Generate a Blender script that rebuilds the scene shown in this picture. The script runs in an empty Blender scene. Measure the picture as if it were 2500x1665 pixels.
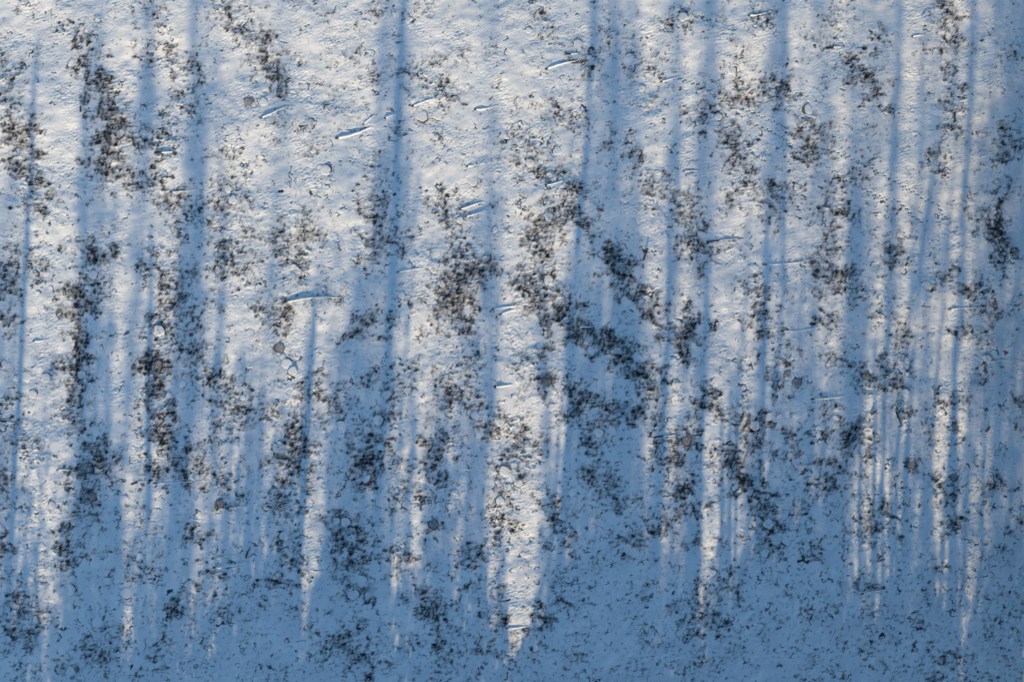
import bpy, math, random
import numpy as np
from mathutils import Vector

random.seed(7)
rng = np.random.default_rng(11)
S = 0.02                     # metres per photo pixel (photo 2500 x 1665 -> 50 m x 33.3 m of ground)
SUN_EL = math.radians(16.0)
SLOPE = 0.075                # shadows run up the frame and lean a little to the right
scene = bpy.context.scene
COL = scene.collection

# ------------------------------------------------------------------ camera, sky, sun, exposure
cam_d = bpy.data.cameras.new("camera")
cam_d.sensor_width = 36.0
CAM_H = 45.0
cam_d.lens = 36.0 * CAM_H / 50.0
cam_d.clip_end = 6000.0
cam = bpy.data.objects.new("camera", cam_d)
cam.location = (0, 0, CAM_H)
cam.rotation_euler = (0, 0, 0)
COL.objects.link(cam)
scene.camera = cam

world = bpy.data.worlds.new("World")
scene.world = world
world.use_nodes = True
nt = world.node_tree
bg = nt.nodes["Background"]
sky = nt.nodes.new("ShaderNodeTexSky")
sky.sky_type = 'NISHITA'
sky.sun_disc = False
sky.sun_elevation = SUN_EL
sky.sun_rotation = math.pi + math.atan(SLOPE)
sky.air_density = 1.0
sky.dust_density = 0.0
sky.ozone_density = 2.0
nt.links.new(sky.outputs[0], bg.inputs[0])
bg.inputs[1].default_value = 0.122

sun_d = bpy.data.lights.new("sun", 'SUN')
sun_d.energy = 5.0
sun_d.angle = math.radians(0.5)
sun_d.color = (1.0, 0.645, 0.36)
sun = bpy.data.objects.new("sun", sun_d)
to_sun = Vector((-SLOPE * math.cos(SUN_EL), -math.cos(SUN_EL), math.sin(SUN_EL))).normalized()
sun.rotation_euler = (-to_sun).to_track_quat('-Z', 'Y').to_euler()
COL.objects.link(sun)

scene.view_settings.view_transform = 'Standard'
scene.view_settings.look = 'None'
scene.view_settings.exposure = 0.65
scene.view_settings.gamma = 1.0


# ------------------------------------------------------------------ helpers
def W(px, py):
    return (px - 1250.0) * S, (832.5 - py) * S


TILE = {1: (0, 0), 2: (830, 0), 3: (1660, 0), 4: (0, 550), 5: (830, 550), 6: (1660, 550), 7: (0, 1105), 8: (830, 1105), 9: (1660, 1105)}


def from_tile(t, x, y):
    ox, oy = TILE[t]
    return ox + x / 2.8, oy + y / 2.8


def tag(o, label=None, cat=None, group=None, kind=None):
    if label: o["label"] = label
    if cat: o["category"] = cat
    if group: o["group"] = group
    if kind: o["kind"] = kind
    return o


def mesh_obj(name, verts, faces, mats, parent=None, smooth=True, mat_idx=None):
    me = bpy.data.meshes.new(name)
    me.from_pydata([tuple(v) for v in verts], [], [tuple(f) for f in faces])
    for m in (mats if isinstance(mats, (list, tuple)) else [mats]):
        me.materials.append(m)
    if mat_idx is not None:
        me.polygons.foreach_set("material_index", mat_idx)
    me.polygons.foreach_set("use_smooth", [smooth] * len(me.polygons))
    me.update()
    o = bpy.data.objects.new(name, me)
    COL.objects.link(o)
    if parent is not None:
        o.parent = parent
    return o


def quads_obj(name, V, mat, parent=None, smooth=False):
    """V: array (n, 4, 3) of separate quads -> one mesh object (foliage, twigs)."""
    n = len(V)
    me = bpy.data.meshes.new(name)
    me.vertices.add(n * 4)
    me.vertices.foreach_set("co", np.asarray(V, np.float32).ravel())
    me.loops.add(n * 4)
    me.loops.foreach_set("vertex_index", np.arange(n * 4, dtype=np.int32))
    me.polygons.add(n)
    me.polygons.foreach_set("loop_start", np.arange(0, n * 4, 4, dtype=np.int32))
    me.materials.append(mat)
    me.update(calc_edges=True)
    o = bpy.data.objects.new(name, me)
    COL.objects.link(o)
    if parent is not None:
        o.parent = parent
    return o


# ------------------------------------------------------------------ materials
def mat_new(name):
    m = bpy.data.materials.new(name)
    m.use_nodes = True
    return m, m.node_tree, m.node_tree.nodes["Principled BSDF"]


def noise_mat(name, c1, c2, scale, rough=0.9, bump=0.0):
    m, t, p = mat_new(name)
    n = t.nodes.new("ShaderNodeTexNoise")
    n.inputs["Scale"].default_value = scale
    n.inputs["Detail"].default_value = 4
    g = t.nodes.new("ShaderNodeNewGeometry")
    t.links.new(g.outputs["Position"], n.inputs["Vector"])
    r = t.nodes.new("ShaderNodeValToRGB")
    r.color_ramp.elements[0].position = 0.35
    r.color_ramp.elements[1].position = 0.65
    r.color_ramp.elements[0].color = (*c1, 1)
    r.color_ramp.elements[1].color = (*c2, 1)
    t.links.new(n.outputs["Fac"], r.inputs[0])
    t.links.new(r.outputs[0], p.inputs["Base Color"])
    p.inputs["Roughness"].default_value = rough
    p.inputs["Specular IOR Level"].default_value = 0.2
    if bump:
        b = t.nodes.new("ShaderNodeBump")
        b.inputs["Distance"].default_value = bump
        t.links.new(n.outputs["Fac"], b.inputs["Height"])
        t.links.new(b.outputs[0], p.inputs["Normal"])
    return m


SNOW_A, SNOW_B = (0.59, 0.73, 0.78), (0.665, 0.80, 0.84)
M_snow = noise_mat("snow_on_wood", SNOW_A, SNOW_B, 14, 0.7, 0.02)
M_bark = noise_mat("bark", (0.025, 0.02, 0.016), (0.075, 0.06, 0.048), 30, 0.9, 0.02)
M_cut = noise_mat("cut_wood", (0.10, 0.085, 0.065), (0.24, 0.21, 0.17), 18, 0.85, 0.01)
M_dust = noise_mat("dusted_wood", (0.16, 0.18, 0.19), (0.36, 0.41, 0.43), 11, 0.85, 0.01)
M_twig = noise_mat("heather_twigs", (0.011, 0.016, 0.017), (0.036, 0.040, 0.038), 3, 0.95)
M_twig2 = noise_mat("heather_twigs_olive", (0.016, 0.02, 0.015), (0.06, 0.055, 0.038), 2, 0.95)
M_leaf = noise_mat("spruce_needles", (0.02, 0.035, 0.018), (0.05, 0.075, 0.035), 2, 0.9)

# ground: snow with the heath showing through where the bare mask is set
M_ground, t, p = mat_new("snow_ground")
at = t.nodes.new("ShaderNodeAttribute"); at.attribute_name = "bare"
at2 = t.nodes.new("ShaderNodeAttribute"); at2.attribute_name = "thin"
geo = t.nodes.new("ShaderNodeNewGeometry")


def _noise(scale, detail=4):
    n = t.nodes.new("ShaderNodeTexNoise")
    n.inputs["Scale"].default_value = scale
    n.inputs["Detail"].default_value = detail
    t.links.new(geo.outputs["Position"], n.inputs["Vector"])
    return n


def _ramp(src, c1, c2, a=0.35, b=0.65):
    r = t.nodes.new("ShaderNodeValToRGB")
    r.color_ramp.elements[0].position = a; r.color_ramp.elements[1].position = b
    r.color_ramp.elements[0].color = (*c1, 1); r.color_ramp.elements[1].color = (*c2, 1)
    t.links.new(src, r.inputs[0])
    return r


def _mix(fac, a, b):
    m = t.nodes.new("ShaderNodeMix"); m.data_type = 'RGBA'
    t.links.new(fac, m.inputs[0]); t.links.new(a, m.inputs[6]); t.links.new(b, m.inputs[7])
    return m.outputs[2]


snow_c = _ramp(_noise(0.9).outputs["Fac"], SNOW_A, SNOW_B).outputs[0]
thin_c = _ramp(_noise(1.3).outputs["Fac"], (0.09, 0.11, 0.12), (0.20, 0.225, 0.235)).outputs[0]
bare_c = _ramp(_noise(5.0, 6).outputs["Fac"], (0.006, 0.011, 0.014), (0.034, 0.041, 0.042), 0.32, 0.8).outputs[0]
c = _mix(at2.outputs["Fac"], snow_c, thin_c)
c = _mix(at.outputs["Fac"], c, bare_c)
t.links.new(c, p.inputs["Base Color"])
p.inputs["Roughness"].default_value = 0.75
p.inputs["Specular IOR Level"].default_value = 0.2
bn = t.nodes.new("ShaderNodeBump")
bn.inputs["Distance"].default_value = 0.01
bn.inputs["Strength"].default_value = 0.15
t.links.new(_noise(22, 3).outputs["Fac"], bn.inputs["Height"])
t.links.new(bn.outputs[0], p.inputs["Normal"])

# ------------------------------------------------------------------ where the heath shows: tile -> x,y,rx,ry,strength
PATCH = {
1: "200,20,60,40,.6;400,190,60,60,.5;500,210,60,35,.6;600,330,70,120,1;580,470,50,90,.9;680,590,80,50,.9;60,480,60,110,.9;40,680,90,80,.7;740,750,60,80,.8;770,860,90,120,1;880,930,90,80,.7;150,960,110,140,1;90,900,90,60,.9;720,1150,90,100,1;640,1080,60,60,.6;850,1230,120,60,.7;980,1200,60,50,.9;1080,1270,80,100,.8;1040,130,60,60,.7;1030,350,80,60,.6;1150,400,120,90,.7;1330,470,70,60,.9;1310,640,60,80,.8;1190,740,50,60,.7;1300,760,70,40,.7;1140,930,70,60,1;1250,1350,80,60,.9;1010,960,40,50,.8;1560,1060,80,70,.7;1600,1330,130,130,.7;1450,1440,80,90,.7;1570,100,90,110,.8;1800,350,100,110,.8;1880,510,80,90,.9;1920,640,80,50,.6;1700,290,40,50,.7;270,1260,60,100,.7;280,1400,70,80,.7;200,1300,50,150,.7;2120,1000,80,80,.6;1950,850,110,70,.5;2270,640,80,60,.6;2100,1520,110,60,.6;2200,80,100,60,.5;1110,1090,60,25,.9;250,330,50,40,.5;100,1120,90,60,.6",
2: "240,60,50,50,.7;580,70,80,50,.5;200,510,80,70,.7;90,380,70,50,.6;60,760,100,50,.4;620,560,150,80,.4;740,680,110,50,.8;820,400,60,40,.6;650,430,100,40,.5;410,500,90,40,.9;1020,370,60,60,.5;1350,90,90,60,.7;1430,190,60,40,.6;1660,440,60,50,1;1700,490,50,60,.8;1620,290,60,50,.5;1450,300,40,40,.6;1870,230,80,40,.8;2010,420,60,120,.7;2180,420,70,90,.7;2250,140,140,50,.6;1800,360,80,60,.5;1480,770,90,90,.8;1200,720,60,50,.7;1640,830,60,60,.5;1270,960,110,80,.7;1300,1120,110,80,.6;1430,1180,130,50,.7;700,940,60,60,.5;260,1150,60,60,.8;170,1100,40,40,.6;300,1340,80,60,.6;400,870,50,60,.9;720,1340,70,60,.8;150,1390,60,40,.8;250,1480,80,80,.8;790,1500,100,90,.9;1420,1480,50,50,.9;1610,1320,90,110,.9;1570,1470,70,70,.7;1650,1480,80,70,.9;1860,950,60,50,.8;2010,1050,60,70,1;2150,1270,120,90,.6;2200,1330,100,60,.5;1440,1540,120,50,.9;2130,690,100,50,.6;640,1400,60,60,.5;1320,1440,60,60,.6;1120,1400,100,40,.6",
3: "20,120,50,50,.7;560,130,90,70,.8;400,380,70,70,.6;180,520,80,30,.7;400,630,80,70,1;300,690,50,40,.8;550,660,50,50,.9;660,570,110,90,.8;690,640,60,60,.8;120,800,90,60,.8;200,720,50,40,.7;350,920,90,120,.8;380,1010,80,80,.7;430,1160,80,100,.7;950,290,120,40,.5;1180,440,80,80,.9;1230,540,90,60,.8;1370,260,60,50,.8;860,870,60,60,.8;890,980,90,80,1;880,1090,60,60,.8;1000,890,60,50,.5;1030,980,60,90,.4;760,770,50,50,.7;1060,130,100,100,.5;1340,700,80,50,.9;1330,620,90,90,.5;1840,90,80,100,.9;1870,230,80,90,.7;1790,350,80,60,.5;1860,560,50,150,.7;1870,800,50,100,.7;1860,900,40,50,.8;1760,1100,70,100,.8;1280,1230,60,50,.9;1270,1140,50,30,.7;1100,1230,90,60,.6;2240,1010,130,90,.8;2240,890,120,60,.5;2310,380,80,40,.6;2000,330,40,30,.6;2185,1500,28,150,.8;2080,1490,70,80,.8;2250,1300,80,60,.8;1960,1380,40,60,.6;1040,1430,70,90,1;1160,1450,60,90,.8;600,1310,150,80,.9;770,1310,60,60,.6;60,1360,70,60,.7;60,1480,80,80,.8;610,1490,90,70,.7;300,1440,80,50,.5;1420,1480,50,50,.6;2195,1430,25,70,1;2205,1510,25,70,1",
4: "590,140,110,70,.8;690,230,80,80,1;740,170,60,40,.8;120,280,80,130,.9;50,330,50,70,.7;290,300,60,50,.8;560,450,60,90,1;600,520,60,90,.8;440,480,70,60,.8;500,620,60,90,.8;560,780,60,70,1;560,940,50,60,.9;520,950,70,60,.8;500,1150,70,90,.9;570,1080,50,60,.8;410,970,120,70,.5;560,1350,70,60,.9;420,1330,80,50,.6;700,440,60,60,.6;40,560,60,170,.8;90,680,40,50,.7;100,1160,60,90,.6;40,1310,70,50,1;110,1450,50,90,.8;220,1520,120,50,.7;660,1510,80,60,.9;1030,250,60,50,.9;970,290,50,20,.9;1040,320,60,50,.7;1140,400,60,80,.9;1150,560,60,80,.8;1060,610,40,40,1;1210,580,70,90,.9;1270,350,90,60,.8;1290,740,110,80,.8;1390,580,90,30,.9;1540,230,70,60,1;1550,130,90,120,.7;1520,370,80,60,.7;1090,900,110,60,.8;1050,1040,80,80,.9;1010,930,40,60,.8;1050,960,60,60,.8;1000,1250,60,50,.8;1050,1290,30,50,.8;1120,1370,80,100,.9;1150,1310,60,50,.8;1100,1500,60,70,.7;1330,880,110,60,.7;1430,980,90,70,.6;1340,1040,100,30,.8;1400,1190,110,40,.8;1500,1180,60,30,.9;1230,1520,60,60,.9;1380,1510,60,60,.5;1470,1420,40,80,.7;1500,1010,60,30,.9;1610,1110,70,50,.8;1660,1290,120,100,.9;1850,110,120,100,.5;1980,180,100,100,.9;2110,80,90,70,.7;1680,310,60,60,.6;2060,340,60,40,.6;1870,580,110,120,.8;1920,660,80,60,.6;2240,480,90,60,.9;1960,620,70,50,.5;2120,1020,50,60,.9;2110,1120,40,40,1;2280,1230,100,120,.7;2260,1170,80,50,.8;2060,1440,60,80,1;2090,1500,40,70,1;2330,770,50,60,.6;1830,1240,70,50,.6",
5: "270,80,120,80,.8;250,150,60,50,.9;450,100,60,50,.8;210,250,70,60,.6;820,280,120,110,.9;820,190,60,60,.7;770,480,100,100,.8;740,540,80,60,.8;880,650,50,80,1;810,620,80,80,.7;1400,130,80,80,.9;1390,260,90,70,.9;1300,60,80,60,.7;1230,400,60,80,.7;1280,480,70,60,.8;1430,370,60,60,.6;1330,560,60,60,.7;1400,680,60,60,.7;1520,610,110,60,.9;1500,500,60,100,.6;1620,730,60,70,1;1600,560,50,60,.8;1850,190,100,80,.8;1890,290,60,60,.8;1930,370,70,70,1;2000,230,50,60,.6;1990,480,70,50,.7;2150,540,90,80,.8;2110,640,80,60,.8;2310,740,80,70,.9;1760,800,90,60,.9;1890,800,80,60,1;1980,930,90,90,1;2050,1020,50,50,.8;2170,1090,80,90,.9;1640,1180,110,80,1;1590,1290,60,50,.9;1580,1100,50,60,.8;1840,1220,60,40,.8;2000,1290,90,50,.8;2140,1330,70,60,.8;1690,1400,120,80,.7;220,660,80,80,1;150,660,60,40,.8;350,660,70,50,.6;630,730,70,40,.9;510,470,50,60,.7;500,990,90,70,.7;380,1020,40,50,.8;80,770,80,50,.6;880,930,60,60,.7;960,840,40,70,.5;1390,860,60,60,.8;1410,1070,70,60,.9;1260,920,100,60,.6;1300,1080,70,40,.7;760,1110,120,110,.9;750,1200,70,50,1;220,1060,100,70,.6;370,1180,60,90,.7;930,1180,70,60,.6;290,1320,120,60,.6;180,1460,90,100,.8;170,1540,120,50,1;660,1490,80,90,1;700,1400,70,60,.8;980,1400,90,70,.7;1150,1390,130,100,.8;1230,1500,70,60,.8;1360,1520,60,50,.7;2300,1480,80,70,.9;700,380,80,60,.6",
6: "60,60,60,60,.9;90,160,80,70,.9;150,280,60,80,.8;310,150,80,50,.6;70,750,90,120,1;110,620,60,60,.8;20,840,60,50,1;170,1150,60,80,1;200,1230,80,50,.8;470,400,60,60,.8;570,490,60,100,.8;540,640,60,70,.8;450,620,50,50,.5;1060,110,80,60,.8;1010,270,70,80,.9;1160,330,100,40,.9;980,400,60,80,.8;1090,450,90,40,.8;1230,450,100,50,.6;1010,640,90,60,.9;620,730,110,30,.9;640,790,50,40,.7;900,230,110,20,.7;1440,240,60,50,.9;1450,180,40,50,.8;1510,80,50,60,.7;1500,190,50,60,.6;2195,60,30,110,.8;2220,230,80,80,.9;2100,40,100,50,.7;1780,350,110,60,.7;1380,580,70,50,.8;1550,690,80,100,.6;1520,770,60,50,.6;2100,580,70,80,.8;2000,430,80,70,.7;1970,500,60,50,.6;2250,590,60,40,.8;1960,760,60,50,.8;2100,760,60,50,.8;2110,910,60,40,.8;1080,930,90,70,.7;650,1040,50,90,.7;690,1090,40,40,.8;740,930,50,50,.7;820,880,80,40,.5;440,930,70,60,.6;1260,1040,80,60,.8;1470,960,90,60,.8;1400,1080,100,90,.7;1500,1100,60,60,.6;1910,780,30,60,.8;1830,1200,120,70,.8;2330,1280,60,120,.9;2060,1050,60,50,.7;1520,1290,40,60,.8;990,1250,70,80,.7;1060,1390,80,60,.7;1210,1480,120,120,.9;1180,1400,80,50,.7;460,1340,100,70,.8;510,1420,80,90,.9;560,1330,50,60,.9;770,1490,80,90,.8;60,1460,60,70,.9;340,1550,120,40,.9;2195,20,22,60,1;2225,90,25,40,1;2265,150,28,40,1;1700,1450,70,60,.6;1880,1500,50,50,.8;370,1260,60,50,.6",
7: "20,200,60,160,.9;20,600,40,160,.8;20,730,40,60,.9;560,150,100,80,1;700,80,130,80,.9;630,290,60,50,.8;560,370,90,70,.7;620,430,70,50,.6;450,540,80,90,.8;480,640,60,60,.8;430,740,80,60,.9;1090,150,80,60,.8;1260,100,150,100,.8;1330,160,80,50,.8;980,190,60,20,.9;1570,230,90,80,.9;1500,350,50,30,.8;1960,60,130,80,.8;2000,180,80,60,.8;2080,60,40,120,.9;1860,340,100,50,.7;1960,370,90,50,.8;1940,570,60,60,.6;2010,620,30,60,.8;1960,720,90,80,.7;1880,880,110,60,.8;2030,870,30,40,1;1300,560,50,60,.8;1370,610,50,40,.8;1440,840,60,60,.9;1470,790,60,40,.9;950,450,50,100,.7;860,720,70,90,.6;1080,760,70,60,.6;920,850,60,60,.6;1200,1030,100,60,.8;1250,1100,60,50,.7;1560,1090,100,60,.7;300,1140,50,60,.6;200,1200,100,80,.6;100,1060,100,120,.6;70,1250,60,40,.8;2300,560,60,90,.9;2260,440,50,50,.8;2300,1300,80,60,.8;2210,1360,60,40,.7;2090,1050,30,40,.8;700,1340,150,60,.6;600,1430,120,90,.8;1060,1450,90,60,.8;760,1210,90,70,.5;1700,950,80,30,.6;200,1330,80,50,.5;150,990,80,60,.6",
8: "170,180,120,110,.9;190,40,60,60,1;300,60,120,60,.7;660,30,70,50,.9;590,170,80,80,.9;480,300,60,50,.8;700,180,80,40,.6;650,350,60,80,.6;640,490,50,30,.9;1090,320,60,60,.9;1120,470,80,90,.9;1050,580,60,40,.9;1230,170,80,60,.9;1050,100,70,60,.7;1180,30,80,20,.9;1470,360,80,100,.7;1450,450,25,40,1;1520,560,80,80,.9;1740,60,80,90,.9;1700,200,90,70,.7;1850,210,80,70,.7;1900,350,100,50,.9;2130,490,100,60,.8;1970,600,130,60,.9;2270,80,90,100,.9;2160,30,100,40,.8;2320,300,60,80,.8;2240,500,60,60,.7;100,550,130,100,.9;60,770,100,100,.8;130,680,80,50,.8;90,940,110,60,.8;210,950,60,40,.7;450,720,50,90,.9;360,720,50,60,.7;880,670,50,60,.9;880,740,120,50,.9;900,910,50,40,.8;1100,970,60,60,.9;630,1060,130,90,.8;560,1000,80,60,.6;690,1180,50,100,.9;690,1320,60,60,.7;1040,1100,90,50,.7;1150,1170,60,40,.9;1360,1150,60,40,.8;1560,830,60,60,.7;2080,970,90,50,.7;180,1220,110,50,.7;60,1320,80,60,.7;1500,1010,100,60,.6;1750,760,90,60,.5;200,1440,160,70,.8;720,1400,80,60,.6;1650,1280,60,20,.8;980,1340,90,60,.7;1400,1100,50,60,.8;1380,1210,60,60,.7;1600,1400,60,40,.6;680,1550,60,40,.7",
9: "380,80,110,90,.9;480,240,80,70,1;520,310,60,40,1;40,300,60,90,.9;90,390,50,50,.9;120,610,80,70,.8;600,400,60,40,.9;600,600,90,120,.7;580,480,90,80,.7;990,210,110,90,.9;1080,130,80,60,.8;790,40,60,60,.7;850,380,110,60,.6;870,720,70,20,.9;960,600,40,40,1;880,670,90,30,.7;1270,420,60,90,.9;1190,510,50,20,.8;1310,520,50,60,.8;1410,420,50,110,.9;1470,530,40,60,.9;1270,850,60,40,.8;1240,890,70,40,.8;1580,80,60,60,.9;1800,230,80,80,.8;1830,290,30,30,.9;1840,440,60,80,.8;1910,520,50,40,.8;2160,230,100,50,.8;2330,490,60,80,.8;2090,210,40,60,.8;1730,790,80,60,.6;380,950,60,50,.9;300,850,120,60,.6;120,1000,140,60,.7;100,1130,130,80,.6;230,1170,80,60,.8;110,1240,120,30,.8;860,1080,50,60,.7;990,1100,20,40,.7;1300,1010,40,50,.6;1620,1180,100,60,.6;1790,1400,60,40,.9;1890,1390,60,40,.8;1280,1350,80,40,.6;1720,1470,70,60,.5;2140,700,100,60,.5;770,940,60,60,.6;2200,980,200,40,.5;1390,1440,80,60,.5;1750,1540,120,40,.6;80,1450,150,90,.5;2130,1540,120,30,.6;1080,1520,60,40,.5;600,1130,150,30,.5",
}
patches = []
for tl, s in PATCH.items():
    for e in s.split(";"):
        x, y, rx, ry, st = map(float, e.split(","))
        px, py = from_tile(tl, x, y)
        patches.append((px, py, rx / 2.6, ry / 2.5, st))

for pts, rr_, st in (
    ([(1268, 690), (1310, 720), (1350, 762), (1388, 800), (1412, 828), (1455, 838), (1500, 838), (1530, 868), (1560, 900), (1590, 945), (1606, 985)], 20, .85),
    ([(1478, 600), (1500, 640), (1522, 680), (1545, 715), (1580, 745), (1604, 775)], 19, .85),
    ([(1395, 945), (1420, 975), (1460, 985), (1500, 1005), (1545, 1010), (1590, 1022)], 17, .75),
    ([(1780, 1135), (1810, 1170), (1835, 1195), (1858, 1222), (1880, 1245)], 20, 1),
    ([(1195, 650), (1130, 690), (1110, 735), (1115, 790)], 24, .8),
    ([(700, 1150), (690, 1060), (740, 960)], 16, .6),
    ([(420, 470), (430, 560), (440, 640)], 18, .6), ([(190, 700), (196, 800), (186, 900), (190, 1000)], 17, .8),
    ([(385, 800), (378, 880), (380, 950), (375, 1020), (400, 1100)], 19, .75),
    ([(1700, 1010), (1720, 975), (1715, 945)], 16, .8), ([(2010, 640), (2030, 665), (2075, 668), (2110, 672)], 14, .8),
    ([(640, 60), (655, 130), (662, 190)], 17, .7), ([(250, 190), (262, 280), (270, 350), (255, 410)], 22, .85)):
    for (xa, ya), (xb, yb) in zip(pts[:-1], pts[1:]):
        n_ = max(1, int(math.hypot(xb - xa, yb - ya) / 22))
        for k_ in range(n_):
            f_ = k_ / n_
            patches.append((xa + (xb - xa) * f_ + random.uniform(-5, 5), ya + (yb - ya) * f_ + random.uniform(-5, 5), rr_ * random.uniform(.8, 1.3), rr_ * random.uniform(.8, 1.2), st * .8))

# stumps: tile -> x,y,r[,b]   b = bare top, a = arc only
STUMP = {
1: "1700,700,40,b;1800,700,35;2230,1160,40;200,1375,25,b;1560,1290,30,b;1590,1370,35;1030,330,35",
2: "2070,600,28,b;1430,1480,35;820,400,25;910,1240,45;660,935,25,b;560,800,50;660,790,40;1630,300,35;1480,1030,35;1300,1110,35;820,1510,30,b;1290,210,25",
3: "870,750,40;970,740,45;270,795,30;360,480,35;20,120,35;300,1440,40;490,1070,25,b;550,670,35",
4: "1085,715,45;1905,835,45,b;1960,940,40;2000,1000,40;1930,900,25;720,745,20,b;1080,950,40,b;560,1020,35;180,1030,40;310,1040,40;225,1150,35;1660,1180,25;20,950,30,b;650,340,35;1210,450,30;1240,1080,30;1005,1515,25;1715,730,25",
5: "1070,1270,40;420,485,30,b;460,110,30;1410,1070,40,b;200,170,30;270,1330,40;10,1360,35;190,1395,30;1780,1420,35;1660,1530,30;1600,1290,35,b;920,1300,35;1100,1345,35;1230,1470,40,b;840,1110,20;1430,370,40;700,410,40;1060,30,25;2230,1500,25;510,1140,25;275,1520,30;325,1165,40",
6: "740,1020,33,b;800,1080,48,b;1880,1370,33,b;1790,1270,22;1550,1140,35;710,1230,25,b;2100,910,35;510,1370,40;400,1265,30;50,1470,45,b;150,60,35;1515,65,28;1270,1040,35,b",
7: "870,960,45;635,300,35,b;1500,350,35,b;280,640,30;495,920,30,b;735,880,30;500,850,22;2065,150,25,b;2145,1200,35;970,1320,35;1100,920,25;410,1060,35;240,330,35;355,350,30;640,510,35;10,985,30,b;70,1000,30;480,1490,35;1940,570,35;660,1160,45;2300,460,30",
8: "40,470,40;640,490,40,b;270,345,35;450,360,35;480,300,30,b;1090,325,35;1130,120,45;1210,210,30,b;1430,540,35;900,920,30,b;480,590,25;840,1005,30;1560,860,45;150,860,40;90,960,45;1360,1150,35;1520,440,35;380,1540,35;180,180,40;1150,240,30",
9: "1880,165,38,b;1885,90,35;2005,180,35;1580,80,40,b;225,815,30;430,125,25,b;1290,1020,35;1090,1515,30;590,690,35;600,490,40;720,610,35;990,1100,25;1520,1140,20;1480,480,35;310,830,30;800,90,30",
}
stumps = []
for tl, s in STUMP.items():
    for e in s.split(";"):
        f = e.split(",")
        px, py = from_tile(tl, float(f[0]), float(f[1]))
        stumps.append((px, py, float(f[2]) / 2.8, len(f) > 3 and float(f[2]) >= 33))

# logs: photo px x0,y0,x1,y1,radius(px), description
LOGS = [
(818, 338, 912, 308, 7.5, "long snow ridged log pointing left with dark hollow under its left end"),
(885, 306, 917, 280, 5, "short snowy branch end lying just above the long bright log"),
(938, 290, 972, 277, 8, "thick stubby snow capped log with a dark left end"),
(1005, 262, 1072, 240, 5, "thin snowy log running up into brown heather near the top"),
(1157, 268, 1216, 257, 6, "snowy log with a stub standing at its bright left end"),
(1330, 172, 1412, 150, 5, "arched snowy log with dark curled left tip near the top"),
(1612, 200, 1662, 186, 5, "bright snowy log beside a grey topped stump near the top"),
(1137, 407, 1187, 396, 5, "short snowy log lying alone in the sun above the middle"),
(1120, 513, 1187, 490, 5, "upper one of two parallel snowy logs in the middle"),
(1134, 529, 1192, 511, 4.5, "lower one of two parallel snowy logs in the middle"),
(1330, 454, 1378, 440, 4.5, "small snowy log with dark left end beside a blue shadow band"),
(636, 292, 705, 258, 5, "slanting snowy log below a heather strip at upper left"),
(378, 375, 432, 371, 8, "dark log with a bright snow crest on its upper side"),
(414, 469, 486, 461, 5, "snowy log with a row of dark heather along it at left"),
(303, 818, 344, 800, 4.5, "dark bare log half out of the snow at left"),
(266, 821, 300, 815, 3, "thin dark branch in line with the bare log at left"),
(690, 740, 842, 728, 4, "longest thin log, snow bright on it, left of the middle"),
(1200, 756, 1275, 746, 5, "upper snowy log of the bright pair below the middle sunlit strip"),
(1219, 769, 1274, 753, 5.5, "lower snowy log of the bright pair with knobbed left end"),
(1205, 944, 1257, 936, 6, "single bright snow capped log with rounded left end below the middle"),
(968, 665, 1042, 655, 4, "thin snowy log across a blue shadow left of the middle"),
(1594, 1068, 1664, 1061, 5, "snowy log with dark heather at its right end"),
(1409, 797, 1460, 795, 4, "faint snow covered log lying in full blue shade"),
(1725, 591, 1818, 581, 4, "log edged with dark twigs between two shadow bands at right"),
(1860, 646, 1998, 630, 4, "long straight log with dark twigs along its top at right"),
(1846, 811, 1900, 803, 5, "dark log with broken left end right of the middle"),
(1905, 808, 2010, 795, 4, "snowy log continuing right from a dark broken log"),
(1978, 975, 2098, 961, 5, "long snow ridged log with tapered left end at lower right"),
(2314, 756, 2387, 751, 4, "straight snow covered log near the right edge"),
(318, 1183, 366, 1172, 5, "dark log crossed by a narrow trunk shadow at lower left"),
(372, 1180, 505, 1172, 4, "long thin log running right under dark heather at lower left"),
(552, 1242, 632, 1236, 5, "bright snow ridged log starting at a dark stump at lower left"),
(518, 1386, 612, 1369, 6, "stout snowy log with dark broken left end near the bottom"),
(515, 1364, 606, 1346, 3.5, "thin bent log just above a stout one near the bottom"),
(140, 1147, 178, 1147, 5, "short bright ledge like log crossing a sunlit strip at far left"),
(1234, 1532, 1290, 1526, 5, "snowy log crossing the foot of the brightest sun wedge"),
(980, 1452, 1014, 1451, 4, "short snowy log crossing a thin sun streak near the bottom"),
(1166, 1478, 1203, 1483, 4, "small white log lying in the shade left of the sun wedge"),
(1946, 1371, 1993, 1357, 7, "thick dark log lying in deep shade at lower right"),
(2017, 119, 2065, 114, 7, "bright log with dark hollow under left end near the top"),
(2224, 90, 2262, 85, 4.5, "short bright snowy log near the top right"),
(1824, 40, 1886, 27, 4.5, "arching snowy log at the top edge right of the middle"),
(1953, 315, 1973, 301, 6, "dark upturned log chip with bright snow below it at right"),
(1666, 419, 1708, 416, 4, "snowy log with forked left end on a blue shadow band"),
(2396, 886, 2500, 882, 3.5, "thin snowy log running off the right edge"),
(78, 833, 120, 827, 5, "small bright log in the sunlit strip at far left"),
(1380, 133, 1418, 130, 5.5, "snowy log with dark left end in speckled snow near the top"),
(2100, 1450, 2195, 1440, 3.5, "faint log under snow in the deep shade at bottom right"),
(0, 1028, 44, 1036, 6, "dark log at the far left edge by a trunk shadow"),
(1534, 1465, 1590, 1475, 3.5, "thin curved log in the shade at the bottom"),
]
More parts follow.
